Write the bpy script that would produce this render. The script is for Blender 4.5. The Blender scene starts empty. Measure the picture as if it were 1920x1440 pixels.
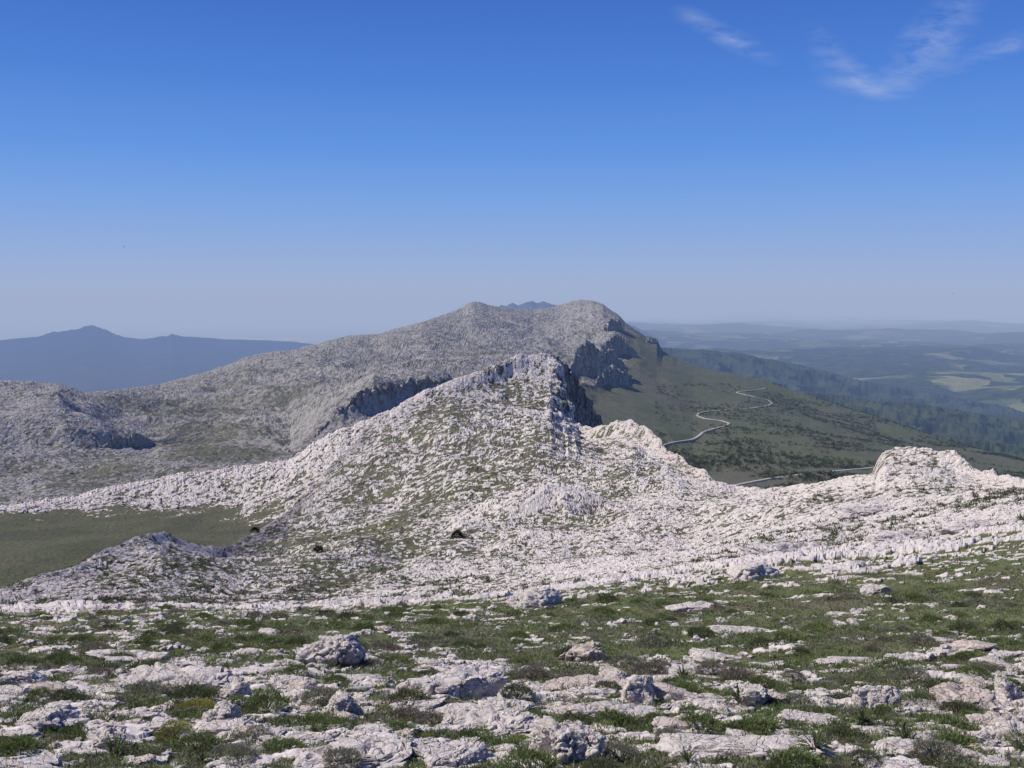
import bpy, math, random
import numpy as np
random.seed(7); rng=np.random.default_rng(7)
PI=math.pi
TH=math.radians(5.05); cT,sT=math.cos(TH),math.sin(TH); F=1867.0
COL=bpy.context.scene.collection
f32=np.float32
# ------------------------------------------------------------------ noise
def h2(ix,iy,seed):
    a=(ix.astype(np.int64)*374761393+iy.astype(np.int64)*668265263+seed*1442695041)&0xffffffff
    a=((a^(a>>13))*1274126177)&0xffffffff
    a=((a^(a>>16))*2246822519)&0xffffffff
    a=a^(a>>15)
    return (a&0xffffff).astype(f32)/f32(16777216.0)
def perlin(x,y,seed=0):
    x=np.asarray(x,dtype=np.float64); y=np.asarray(y,dtype=np.float64)
    ix=np.floor(x); iy=np.floor(y); fx=(x-ix).astype(f32); fy=(y-iy).astype(f32)
    ix=ix.astype(np.int64); iy=iy.astype(np.int64)
    u=fx*fx*fx*(fx*(fx*6-15)+10); v=fy*fy*fy*(fy*(fy*6-15)+10)
    def g(dx,dy):
        a=h2(ix+dx,iy+dy,seed)*f32(2*PI)
        return np.cos(a)*(fx-dx)+np.sin(a)*(fy-dy)
    n0=g(0,0)*(1-u)+g(1,0)*u; n1=g(0,1)*(1-u)+g(1,1)*u
    return (n0*(1-v)+n1*v)*f32(1.41)
def fbm(x,y,o=4,seed=0,gain=.5):
    a=1.0; t=0; r=0; f=1.0
    for k in range(o):
        r=r+a*perlin(x*f,y*f,seed+k*17); t+=a; a*=gain; f*=2.03
    return r/t
def voro(x,y,seed=0):
    x=np.asarray(x,dtype=np.float64); y=np.asarray(y,dtype=np.float64)
    ix=np.floor(x).astype(np.int64); iy=np.floor(y).astype(np.int64)
    fx=(x-ix).astype(f32); fy=(y-iy).astype(f32)
    F1=np.full(fx.shape,9,f32); F2=F1.copy(); R=np.zeros_like(F1)
    for dx in (-1,0,1):
        for dy in (-1,0,1):
            px=h2(ix+dx,iy+dy,seed)+dx-fx; py=h2(ix+dx,iy+dy,seed+5)+dy-fy
            d=np.sqrt(px*px+py*py); r=h2(ix+dx,iy+dy,seed+9)
            m=d<F1
            F2=np.where(m,F1,np.minimum(F2,d)); R=np.where(m,r,R); F1=np.where(m,d,F1)
    return F1,F2,R
def sm(a,b,x):
    t=np.clip((x-a)/(b-a),0,1); return t*t*(3-2*t)
def val3(x,y,z,seed=0):
    ix=np.floor(x).astype(np.int64);iy=np.floor(y).astype(np.int64);iz=np.floor(z).astype(np.int64)
    fx=x-ix;fy=y-iy;fz=z-iz
    u=fx*fx*(3-2*fx);v=fy*fy*(3-2*fy);w=fz*fz*(3-2*fz)
    def h(a,b,c): return h2(ix+a,iy+b+(iz+c)*7919,seed)
    r=0
    for a in (0,1):
        for b in (0,1):
            for c in (0,1):
                r=r+h(a,b,c)*(u if a else 1-u)*(v if b else 1-v)*(w if c else 1-w)
    return r*2-1
def fbm3(p,f,o,seed):
    r=0;a=1;t=0
    for k in range(o):
        r=r+a*val3(p[:,0]*f+31,p[:,1]*f+17,p[:,2]*f+5,seed+k); t+=a; a*=.5; f*=2.1
    return r/t
def lin(r,g,b):
    return tuple((c/255/12.92 if c/255<=.04045 else ((c/255+.055)/1.055)**2.4) for c in (r,g,b))
# ------------------------------------------------------------------ mesh helpers
def mesh_np(name,V,Q,smooth=False,attrs=None,mat=None,parent=None,kind=None):
    me=bpy.data.meshes.new(name); V=np.ascontiguousarray(V,dtype=f32); Q=np.ascontiguousarray(Q,dtype=np.int32)
    m,k=Q.shape
    me.vertices.add(len(V)); me.vertices.foreach_set('co',V.ravel())
    me.loops.add(m*k); me.loops.foreach_set('vertex_index',Q.ravel())
    me.polygons.add(m); me.polygons.foreach_set('loop_start',np.arange(0,m*k,k,dtype=np.int32))
    me.polygons.foreach_set('use_smooth',np.full(m,smooth,dtype=bool))
    me.update(calc_edges=True)
    if attrs:
        for an,c in attrs.items():
            a=me.color_attributes.new(an,'FLOAT_COLOR','POINT')
            cc=np.ones((len(V),4),f32); cc[:,:3]=c; a.data.foreach_set('color',cc.ravel())
    if mat: me.materials.append(mat)
    o=bpy.data.objects.new(name,me); COL.objects.link(o)
    if parent: o.parent=parent
    if kind: o['kind']=kind
    return o
def grid_faces(nr,nc):
    i=np.arange(nr-1)[:,None]*nc+np.arange(nc-1)[None,:]
    return np.stack([i,i+1,i+nc+1,i+nc],-1).reshape(-1,4)
def e_of(py):
    v=-(np.asarray(py,float)-720)/F; return (v*cT-sT)/(cT+v*sT)
def py_of_e(e): return 720-F*(sT+e*cT)/(cT-e*sT)
def s_of(px,e): return (np.asarray(px,float)-960)/F*(cT-e*sT)
def proj(X,Y,Z):
    d=Y*cT-Z*sT; return 960+F*X/d, 720-F*(Y*sT+Z*cT)/d
def pt(px,py,D):
    e=float(e_of(py)); return (float(s_of(px,e))*D,D,e*D)
def pchip(T,V,t):
    h=np.diff(T)[:,None]; d=np.diff(V,axis=0)/h
    m=np.zeros_like(V); m[0]=d[0]; m[-1]=d[-1]
    if len(T)>2:
        p=d[:-1]*d[1:]; s=d[:-1]+d[1:]
        m[1:-1]=np.where(p>0,2*p/np.where(s==0,1,s),0)
    k=np.clip(np.searchsorted(T,t,side='right')-1,0,len(T)-2)
    u=((t-T[k])/(T[k+1]-T[k]))[:,None]; hh=h[k]
    return ((1+2*u)*(1-u)**2)*V[k]+u*(1-u)**2*hh*m[k]+u*u*(3-2*u)*V[k+1]+u*u*(u-1)*hh*m[k+1]
def layer(lines,pmin,pmax,nc,nr,dens=.5,bk=.12,drop=.7,crest_w=12,wmax=1e9,jit=0,jf=1/22):
    sg=np.linspace(s_of(pmin,-.15),s_of(pmax,-.15),nc)
    E=[];DD=[];DN=[]
    for L in lines:
        px=np.array([p[0] for p in L],float); e=e_of([p[1] for p in L])
        kd=[i for i,p in enumerate(L) if len(p)>2 and p[2] is not None]
        D=np.interp(px,px[kd],[L[i][2] for i in kd])
        ks=[i for i,p in enumerate(L) if len(p)>3]
        dn=np.interp(px,px[ks],[L[i][3] for i in ks]) if ks else np.full(len(px),dens)
        s=s_of(px,e)
        E.append(np.interp(sg,s,e)); DD.append(np.interp(sg,s,D)); DN.append(np.interp(sg,s,dn))
    if jit:
        q=sg*F*jf; j=(fbm(q,q*0+3.3,4,777)*1.2+.4*fbm(q*5,q*0+9.1,3,778))*jit/F; E[-1]=E[-1]+j
    w=[min(wmax,np.mean(np.abs(np.diff(np.array([E[i],E[i+1]]),axis=0)))*F+8) for i in range(len(E)-1)]
    if bk:
        Dn=DD[-1]*(1+bk); z=E[-1]*DD[-1]-drop*bk*DD[-1]
        E.append(z/Dn); DD.append(Dn); DN.append(DN[-1]); w.append(crest_w)
    T=np.concatenate([[0],np.cumsum(w)]); tc=T[-2] if bk else T[-1]
    t=np.linspace(0,T[-1],nr)
    E=pchip(T,np.array(E),t); DD=pchip(T,np.array(DD),t); DN=pchip(T,np.array(DN),t)
    cr=np.clip((tc-t)/(tc*.12),0,1)[:,None]; cr=np.where((t>tc)[:,None],0,cr)
    X=sg[None,:]*DD; Z=E*DD
    return dict(X=X,Y=DD.copy(),Z=Z,dn=DN,cr=cr*np.ones_like(X),nr=nr,nc=nc,t=t,T=T,s=sg)
def karst(x,y,sc,dens,seed,aniso=1.0,warp=.5):
    wx=fbm(x/sc*.8,y/sc*.8,3,seed+50)*warp*sc; wy=fbm(x/sc*.8+91,y/sc*.8,3,seed+60)*warp*sc
    F1,F2,R=voro((x+wx)/sc/aniso,(y+wy)/sc,seed)
    on=sm(-.06,.06,dens-R)
    m=on*sm(.03,.2,F2-F1)
    r2=(R*7.13)%1.0
    return m,m*(.35+.65*r2)*(1.1-.8*F1)
def finish(L,name,mat,mask,smooth=False):
    V=np.stack([L['X'],L['Y'],L['Z']],-1).reshape(-1,3)
    o=mesh_np(name,V,grid_faces(L['nr'],L['nc']),smooth,{'mask':mask.reshape(-1,3)},mat,kind='structure')
    L['PX'],L['PY']=proj(L['X'],L['Y'],L['Z']); return o
def pick(L,px,py):
    """first surface point of a terrain sheet seen towards the given picture point"""
    mid=L['PX'][L['nr']//2]; c=int(np.argmin(abs(mid-px)))
    for _ in range(2):
        col=L['PY'][:,c]; r=np.nonzero(col<=py)[0]; r=int(r[0]) if len(r) else int(np.argmin(col))
        c=int(np.argmin(abs(L['PX'][r]-px)))
    return np.array([L['X'][r,c],L['Y'][r,c],L['Z'][r,c]])
# ------------------------------------------------------------------ materials
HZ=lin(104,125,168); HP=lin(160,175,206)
def new_mat(name):
    m=bpy.data.materials.new(name); m.use_nodes=True; m.node_tree.nodes.clear(); return m,m.node_tree
def N(nt,typ,**kw):
    n=nt.nodes.new(typ)
    for k,v in kw.items(): setattr(n,k,v)
    return n
def math_n(nt,op,a,b):
    m=N(nt,'ShaderNodeMath',operation=op)
    for i,v in enumerate((a,b)):
        if isinstance(v,(int,float)): m.inputs[i].default_value=v
        else: nt.links.new(v,m.inputs[i])
    return m.outputs[0]
def haze(nt,sh,L=8500.0,west=True):  # aerial haze painted into the surface as emission, growing with distance from the origin
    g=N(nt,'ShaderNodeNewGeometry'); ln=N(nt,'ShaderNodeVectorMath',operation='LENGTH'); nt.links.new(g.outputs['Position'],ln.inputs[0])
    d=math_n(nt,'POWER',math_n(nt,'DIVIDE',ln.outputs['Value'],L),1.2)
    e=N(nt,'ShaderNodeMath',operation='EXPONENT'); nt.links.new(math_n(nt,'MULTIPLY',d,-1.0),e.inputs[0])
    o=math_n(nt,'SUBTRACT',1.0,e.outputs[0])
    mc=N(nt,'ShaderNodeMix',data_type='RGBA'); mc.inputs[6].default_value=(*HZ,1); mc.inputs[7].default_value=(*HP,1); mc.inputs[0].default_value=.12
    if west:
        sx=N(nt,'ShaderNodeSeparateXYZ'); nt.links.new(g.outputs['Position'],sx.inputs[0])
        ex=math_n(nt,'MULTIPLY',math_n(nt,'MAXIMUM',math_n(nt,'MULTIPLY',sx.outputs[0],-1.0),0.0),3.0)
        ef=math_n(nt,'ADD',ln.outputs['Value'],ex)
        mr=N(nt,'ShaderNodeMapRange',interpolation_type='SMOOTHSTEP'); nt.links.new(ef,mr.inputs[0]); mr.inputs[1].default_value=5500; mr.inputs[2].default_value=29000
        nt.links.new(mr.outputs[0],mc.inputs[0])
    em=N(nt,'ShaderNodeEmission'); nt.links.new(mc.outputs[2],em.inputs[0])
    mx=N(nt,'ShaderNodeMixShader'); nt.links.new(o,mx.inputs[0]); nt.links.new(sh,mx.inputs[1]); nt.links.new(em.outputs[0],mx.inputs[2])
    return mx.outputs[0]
def noise(nt,vec,scale,detail=5,rough=.6):
    n=N(nt,'ShaderNodeTexNoise'); n.inputs['Scale'].default_value=scale; n.inputs['Detail'].default_value=detail; n.inputs['Roughness'].default_value=rough
    nt.links.new(vec,n.inputs['Vector']); return n.outputs['Fac']
def rng_node(nt,src,a,b,c=0,d=1):
    m=N(nt,'ShaderNodeMapRange'); nt.links.new(src,m.inputs[0]); m.inputs[1].default_value=a; m.inputs[2].default_value=b; m.inputs[3].default_value=c; m.inputs[4].default_value=d; return m.outputs[0]
def mixc(nt,fac,a,b,blend='MIX'):
    m=N(nt,'ShaderNodeMix',data_type='RGBA',blend_type=blend)
    if isinstance(fac,(int,float)): m.inputs[0].default_value=fac
    else: nt.links.new(fac,m.inputs[0])
    for s,v in ((6,a),(7,b)):
        if isinstance(v,tuple): m.inputs[s].default_value=(*v,1)
        else: nt.links.new(v,m.inputs[s])
    return m.outputs[2]
def out(nt,sh):
    o=N(nt,'ShaderNodeOutputMaterial'); nt.links.new(sh,o.inputs[0])
def princ(nt,col,rough=.95,bump=None,dist=.02,strength=.6):
    p=N(nt,'ShaderNodeBsdfPrincipled'); p.inputs['Roughness'].default_value=rough; p.inputs['Specular IOR Level'].default_value=.12
    if isinstance(col,tuple): p.inputs['Base Color'].default_value=(*col,1)
    else: nt.links.new(col,p.inputs['Base Color'])
    if bump is not None:
        b=N(nt,'ShaderNodeBump'); b.inputs['Strength'].default_value=strength; b.inputs['Distance'].default_value=dist
        nt.links.new(bump,b.inputs['Height']); nt.links.new(b.outputs[0],p.inputs['Normal'])
    return p.outputs[0]
def terrain_mat(name,rA,rB,vA,vB,vC,ns,bd,hz=True,sharp=.5,dkv=.55,lo=.38,hi=.6):
    m,nt=new_mat(name)
    g=N(nt,'ShaderNodeNewGeometry').outputs['Position']
    at=N(nt,'ShaderNodeAttribute',attribute_name='mask'); sp=N(nt,'ShaderNodeSeparateColor'); nt.links.new(at.outputs['Color'],sp.inputs[0])
    n1=noise(nt,g,ns,6,.65); n2=noise(nt,g,ns*.13,4,.6); n3=noise(nt,g,ns*2.7,4,.7)
    rock=mixc(nt,rng_node(nt,n1,.38,.62),rA,rB)
    rock=mixc(nt,rng_node(nt,n2,.35,.7,0,.5),rock,rA)
    veg=mixc(nt,rng_node(nt,n1,.4,.6),vA,vB)
    veg=mixc(nt,math_n(nt,'MULTIPLY',sp.outputs[2],rng_node(nt,n3,.3,.6)),veg,vC)
    veg=mixc(nt,rng_node(nt,n3,.5,.62,0,dkv),veg,(.025,.032,.018))
    k=math_n(nt,'ADD',sp.outputs[0],math_n(nt,'MULTIPLY',math_n(nt,'SUBTRACT',n3,.5),sharp*2))
    col=mixc(nt,rng_node(nt,k,lo,hi),veg,rock)
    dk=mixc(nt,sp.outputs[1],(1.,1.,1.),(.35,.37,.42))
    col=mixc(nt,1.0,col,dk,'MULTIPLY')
    sh=princ(nt,col,.95,n1,bd,.8)
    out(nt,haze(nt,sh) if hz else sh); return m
def simple_mat(name,a,b,scale,bd=.01,rough=.9,hz=False,west=True,L=8500.):
    m,nt=new_mat(name); g=N(nt,'ShaderNodeNewGeometry').outputs['Position']
    n=noise(nt,g,scale,6,.6); c=mixc(nt,rng_node(nt,n,.35,.65),a,b)
    sh=princ(nt,c,rough,n,bd,.5)
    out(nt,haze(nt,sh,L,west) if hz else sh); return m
def tint_mat(name,transl=.25,hz=False):
    m,nt=new_mat(name); at=N(nt,'ShaderNodeAttribute',attribute_name='tint')
    g=N(nt,'ShaderNodeNewGeometry').outputs['Position']; n=noise(nt,g,6,3,.6)
    c=mixc(nt,1.0,at.outputs['Color'],mixc(nt,rng_node(nt,n,.3,.7),(.65,.65,.65),(1.3,1.3,1.3)),'MULTIPLY')
    p=princ(nt,c,.8)
    t=N(nt,'ShaderNodeBsdfTranslucent'); nt.links.new(c,t.inputs[0]); x=N(nt,'ShaderNodeMixShader'); x.inputs[0].default_value=transl
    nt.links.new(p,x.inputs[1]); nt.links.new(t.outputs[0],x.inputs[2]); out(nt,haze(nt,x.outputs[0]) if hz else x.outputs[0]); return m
def rock_mat(name,rA,rB,stain,ns=7.,bd=.06):
    m,nt=new_mat(name); tc=N(nt,'ShaderNodeNewGeometry').outputs['Position']
    n1=noise(nt,tc,ns,8,.7); n2=noise(nt,tc,ns*.25,4,.6); n3=noise(nt,tc,ns*5,4,.7)
    vo=N(nt,'ShaderNodeTexVoronoi',feature='DISTANCE_TO_EDGE'); vo.inputs['Scale'].default_value=ns*.6
    wv=N(nt,'ShaderNodeVectorMath',operation='ADD'); nt.links.new(tc,wv.inputs[0])
    nz=N(nt,'ShaderNodeTexNoise'); nz.inputs['Scale'].default_value=ns*.5; nt.links.new(tc,nz.inputs['Vector']); nt.links.new(nz.outputs['Color'],wv.inputs[1]); nt.links.new(wv.outputs[0],vo.inputs['Vector'])
    c=mixc(nt,rng_node(nt,n1,.42,.68),rA,rB)
    c=mixc(nt,rng_node(nt,n2,.58,.75,0,.5),c,stain)
    c=mixc(nt,rng_node(nt,n3,.62,.75,0,.5),c,(.2,.19,.18))
    c=mixc(nt,rng_node(nt,vo.outputs['Distance'],0,.03,.45,0),c,(.15,.14,.125))
    h=math_n(nt,'ADD',math_n(nt,'MULTIPLY',n1,1.2),math_n(nt,'MULTIPLY',n3,.3))
    h=math_n(nt,'ADD',h,rng_node(nt,vo.outputs['Distance'],0,.06,-.35,0))
    out(nt,princ(nt,c,.95,h,bd,.8)); return m
WH=(.65,.585,.54); GR=(.46,.42,.39)
M_A=terrain_mat('near_slope_ground',WH,GR,(.085,.095,.042),(.18,.15,.10),(.105,.14,.045),6.,.03,False,.4,.22)
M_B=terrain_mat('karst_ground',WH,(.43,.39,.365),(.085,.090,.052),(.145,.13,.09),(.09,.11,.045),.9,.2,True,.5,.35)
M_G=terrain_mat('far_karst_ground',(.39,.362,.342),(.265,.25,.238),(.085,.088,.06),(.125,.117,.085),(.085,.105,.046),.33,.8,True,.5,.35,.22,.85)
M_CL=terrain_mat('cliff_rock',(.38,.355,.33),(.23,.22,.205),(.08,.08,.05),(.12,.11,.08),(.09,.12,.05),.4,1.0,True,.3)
# ------------------------------------------------------------------ layer A: near slope
def eD(D,k=.27): return py_of_e(-(1.7/D+k))
W=(-700,2620)
A=layer([
 [(W[0],eD(1.2),1.2),(W[1],eD(1.2),1.2)],
 [(W[0],eD(3),3),(W[1],eD(3),3)],
 [(W[0],1440,7.8,.36),(960,1440,7.8,.38),(W[1],1440,7.8,.36)],
 [(W[0],1305,12,.34),(0,1305,12,.34),(960,1303,12,.36),(1920,1290,12,.35),(W[1],1280,12,.3)],
 [(W[0],1210,20,.1),(0,1208,20,.1),(960,1203,20,.0),(1920,1185,20,.0),(W[1],1170,20,.1)],
 [(W[0],1170,32,.1),(0,1168,32,.14),(600,1165,32,.08),(1000,1153,32,.04),(1400,1135,32,.0),(1920,1105,32,.03),(W[1],1080,32,.1)],
 [(W[0],1150,45,.5),(0,1149,45,.5),(300,1146,45,.5),(600,1146,45,.4),(900,1130,45,.32),(1100,1108,45,.24),(1400,1085,45,.24),(1600,1068,45,.24),(1920,1042,45,.22),(W[1],1000,45,.3)],
 [(W[0],1175,65,.7),(0,1172,65,.7),(600,1168,65,.7),(900,1138,65,.65),(1100,1097,65,.62),(1400,1056,65,.6),(1600,1032,65,.55),(1920,992,65,.5),(W[1],950,65,.5)],
 ],*W,1700,900,bk=.3,drop=.6,crest_w=20,wmax=130)
x,y=A['X'],A['Y']
A['Z']+=fbm(x/9,y/5,4,3)*.35*sm(5,12,y)*(.4+.6*A['cr'])+fbm(x/2.2,y/1.2,4,4)*.10
dn=A['dn']+.5*fbm(x/3.2,y/1.6,3,8)
m1,k1=karst(x,y,.24,dn,11,2.0,.8); m2,k2=karst(x,y,.8,dn-.05,12,2.3,1.0); m5,k5=karst(x,y,2.2,dn-.1,14,2.6,.9)
m1*=sm(2.5,4,y); fa=sm(30,48,y)
flat=np.minimum(k1,.4)
A['Z']+=flat*.10*sm(6,9,y)*(1+y/60)+np.minimum(k2,.33)*(.13+.3*sm(20,40,y))*m2+np.minimum(k5,.4)*.7*fa
m3=np.clip(np.maximum(np.maximum(m1*.9,m2*.85*sm(-.25,.05,fbm(x*2.2,y*3.5,3,23))),m5*fa),0,1)
A['Z']+=fbm(x*3.5,y*5,4,21)*.03*(1+m3)
gren=sm(-.15,.35,fbm(x/6,y/3,3,31)+.15)
maskA=np.stack([m3,0*m3,gren],-1)
finish(A,'ground',M_A,maskA,False)
# ------------------------------------------------------------------ layer B: karst basin and near peak
Bcrest=[(-400,1125,150),(-250,1118,155),(0,1105,160),(30,1090),(60,1085),(95,1080),(130,1068,175),(165,1050),(200,1036),(230,1018,195),(256,1006),(280,1000,205),(305,999),(330,1006),(350,1018),(380,1022),(410,1026,245),(440,1022,290),(470,1006,340),(520,975,400),(560,936,430),(600,892,460),(640,848,490),(670,815,505),(700,781,520),(735,765),(760,750),(800,730,530),(850,712),(900,695,540),(930,680),(955,672),(975,664),(1000,665),(1018,660),(1030,663,560),(1040,668),(1048,676),(1056,700),(1062,712,550),(1066,745),(1074,760),(1080,785,530),(1095,798),(1110,803,512),(1130,797,500),(1160,788),(1185,785,480),(1195,796),(1215,803),(1240,825,450),(1252,848),(1275,853),(1300,877,400),(1320,880),(1340,902),(1380,911,370),(1420,916,340),(1460,914),(1500,909,300),(1560,900),(1600,896),(1635,887,260),(1642,868,240),(1655,848),(1670,840),(1700,838,235),(1730,840),(1760,845),(1790,845),(1806,858),(1826,878),(1845,884),(1862,879),(1872,892),(1890,890),(1920,898,200),(2000,895),(2350,870,180)]
B=layer([
 [(-400,1235,75),(0,1232,75),(600,1225,75),(900,1190,75),(1100,1140,75),(1400,1100,75),(1920,1040,75),(2350,1000,75)],
 [(-400,1160,108,.7),(0,1155,110,.7),(300,1146,120,.62),(600,1142,130,.52),(900,1112,120,.65),(1100,1080,115,.75),(1400,1040,105,.78),(1600,1012,110,.78),(1920,962,100,.75),(2350,930,95,.7)],
 [(-400,1140,128,.75),(0,1130,130,.75),(180,1105,150,.68),(300,1085,160,.65),(440,1088,175,.5),(600,1072,195,.4),(750,1050,210,.45),(900,1030,210,.65),(1100,1020,190,.78),(1300,1010,180,.75),(1500,980,160,.8),(1700,950,150,.8),(1920,932,130,.78),(2350,905,120,.8)],
 [(-400,1130,138,.8),(0,1117,150,.78),(150,1088,168,.75),(300,1048,188,.8),(400,1054,205,.68),(480,1032,270,.45),(540,1000,320,.45),(700,960,330,.38),(850,925,330,.36),(1000,905,325,.4),(1150,920,300,.5),(1300,950,260,.68),(1400,950,230,.74),(1550,932,200,.78),(1700,912,180,.78),(1920,917,150,.78),(2350,890,140,.8)],
 [(-400,1127,145,.85),(0,1109,156,.85),(150,1066,176,.85),(280,1014,200,.88),(400,1038,228,.78),(470,1014,320,.6),(535,973,385,.6),(600,905,440,.6),(700,815,490,.55),(850,752,510,.46),(960,712,540,.55),(1035,726,532,.65),(1062,768,522,.68),(1090,808,508,.68),(1130,822,484,.5),(1185,812,468,.55),(1240,848,435,.7),(1300,892,385,.75),(1380,922,350,.78),(1500,918,280,.78),(1640,902,225,.85),(1660,884,220,.85),(1790,884,215,.85),(1830,894,205,.85),(1920,907,180,.85),(2350,880,165,.85)],
 [(*p,.8) if len(p)==3 else p for p in Bcrest],
 ],-400,2350,1750,1050,bk=.12,drop=.8,jit=4)
x,y=B['X'],B['Y']
# buttresses: the rock edge beside the summit cliff wanders in and out with height
pxl=x/y*F+960; reg=np.exp(-((pxl-1066)/34)**2)*sm(430,490,y)
B['X']+=reg*(fbm(B['Z']/9,y/14,4,881,.6)*5.5+fbm(B['Z']/2.5,y/5,3,883)*2.0)-reg*1.5; B['Y']+=reg*fbm(B['Z']/6,x/8,4,885)*4
x=B['X']
cr=B['cr']
B['Z']+=(fbm(x/70,y/70,4,41)*7+ (1-2*abs(fbm(x/28,y/28,3,43)))*2.2-1)*cr*sm(100,230,y)
kc=pt(1010,985,262)
g=np.exp(-(((x-kc[0])/19)**2+((y-kc[1])/13)**2)**1.5); B['Z']+=g*5
dn=B['dn']-.02+.6*fbm(x/24,y/30,4,45)+g*.4
big=sm(230,420,y)
m1,k1=karst(x,y,.65,dn,51,1.5,.8); m2,k2=karst(x,y,1.7,dn,52,1.4,.9); m4,k4=karst(x,y,5.5,dn-.15,57,1.5,.9)
rz=fbm(x/2.6,y/2.6,4,63)
B['Z']+=k1*.24*(1-.4*big)+np.minimum(k2,.6)*(.34+.42*big)+np.minimum(k4,.55)*(.5+.6*big)*(.35+.65*sm(120,220,y))*(1+g*1.8)-.5-.55*big
B['Z']+=(1-2*np.abs(rz))*.26*(.35+.65*big)*sm(.2,.6,dn)+fbm(x/.9,y/.9,3,61)*.18*(.6+big)
m3=np.clip(np.maximum(m1*(1-.35*big),m2*(.45+.55*big))*.9+.1*m4,0,1)
gren=sm(.0,.45,fbm(x/30,y/30,3,71)+.1)*.7
maskB=np.stack([m3,0*m3,gren],-1)
finish(B,'karst_terrain',M_B,maskB)
# ------------------------------------------------------------------ layer C: meadow and low white ridge at left
C=layer([
 [(-400,1190,210,0),(0,1160,230,0),(820,1150,240,0)],
 [(-400,1060,290,.03),(0,1055,300,.03),(450,1045,310,.1),(820,1040,320,.3)],
 [(-400,985,400,.1),(0,972,430,.14),(250,968,440,.15),(450,960,440,.2),(560,935,430,.45),(700,900,420,.5),(820,870,430,.5)],
 [(-400,975,415,.6),(0,962,450,.42),(60,958,455,.42),(250,945,470,.5),(450,935,470,.6),(560,905,460,.6),(700,850,470,.6),(820,800,480,.6)],
 [(-400,968,480,.8),(0,950,500,.75),(50,944),(150,929),(200,915),(250,905),(290,900),(330,889),(400,884),(440,876),(480,872),(540,864,530,.75),(565,850),(580,836),(610,820),(640,806,530),(670,795),(700,783,530),(820,745,540,.7)],
 ],-400,820,860,440,bk=.1,jit=4)
x,y=C['X'],C['Y']; dn=C['dn']+.5*fbm(x/18,y/18,4,77)*sm(.0,.25,C['dn'])
m1,k1=karst(x,y,1.6,dn,81); m2,k2=karst(x,y,4.,dn,82)
rk=sm(.08,.42,dn)
C['Z']+=fbm(x/60,y/60,3,83)*2.5*C['cr']+(k1*.7+k2*1.2-.5)*rk+fbm(x/2,y/2,3,84)*.35
m3=np.clip(np.maximum(m1,.6*m2)*rk,0,1)
maskC=np.stack([m3*.95,(1-rk)*(.18+.35*sm(-.2,.3,fbm(x/30,y/45,4,86))),(1-rk)*np.clip(.45+1.1*fbm(x/22,y/22,4,85),0,1)],-1)
finish(C,'meadow',M_B,maskC)
# ------------------------------------------------------------------ layer G: the long far ridge with its green flank
Gcrest=[(-500,740,1300),(-200,725,1320),(0,718,1350),(30,716),(60,717),(110,722),(140,731),(160,738,1500),(200,734),(230,731,1700),(300,721,1900),(350,708),(400,694,2100),(440,680),(460,670),(480,665,2200),(520,660),(560,656,2300),(600,645),(650,630,2500),(690,628),(715,626),(750,615),(790,605,2700),(820,595),(850,584),(868,576,3000),(878,569),(890,566),(905,568),(918,573),(940,577),(960,581,3100),(1000,580),(1030,577),(1050,573,3300),(1075,565),(1090,562,3300),(1112,564),(1130,570),(1145,581),(1160,592,3000),(1172,606),(1190,619),(1210,630),(1232,636),(1242,658,2700),(1270,673),(1300,686,2500),(1350,696),(1400,706,2400),(1430,712),(1460,722,2300),(1500,736,2200),(1600,768,2050),(1700,800,1900),(1780,826,1750),(1920,868,1550),(2500,960,1200)]
Gd=[(-500,.62),(0,.66),(700,.62),(1100,.64),(1150,.5),(1190,.25),(1240,.1),(1300,.03),(2500,.0)]
def wd(L): 
    xs=[a for a,_ in Gd]; ys=[b for _,b in Gd]
    return [ (p[0],p[1],p[2] if len(p)>2 else None,float(np.interp(p[0],xs,ys))) if len(p)<4 else p for p in L]
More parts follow.
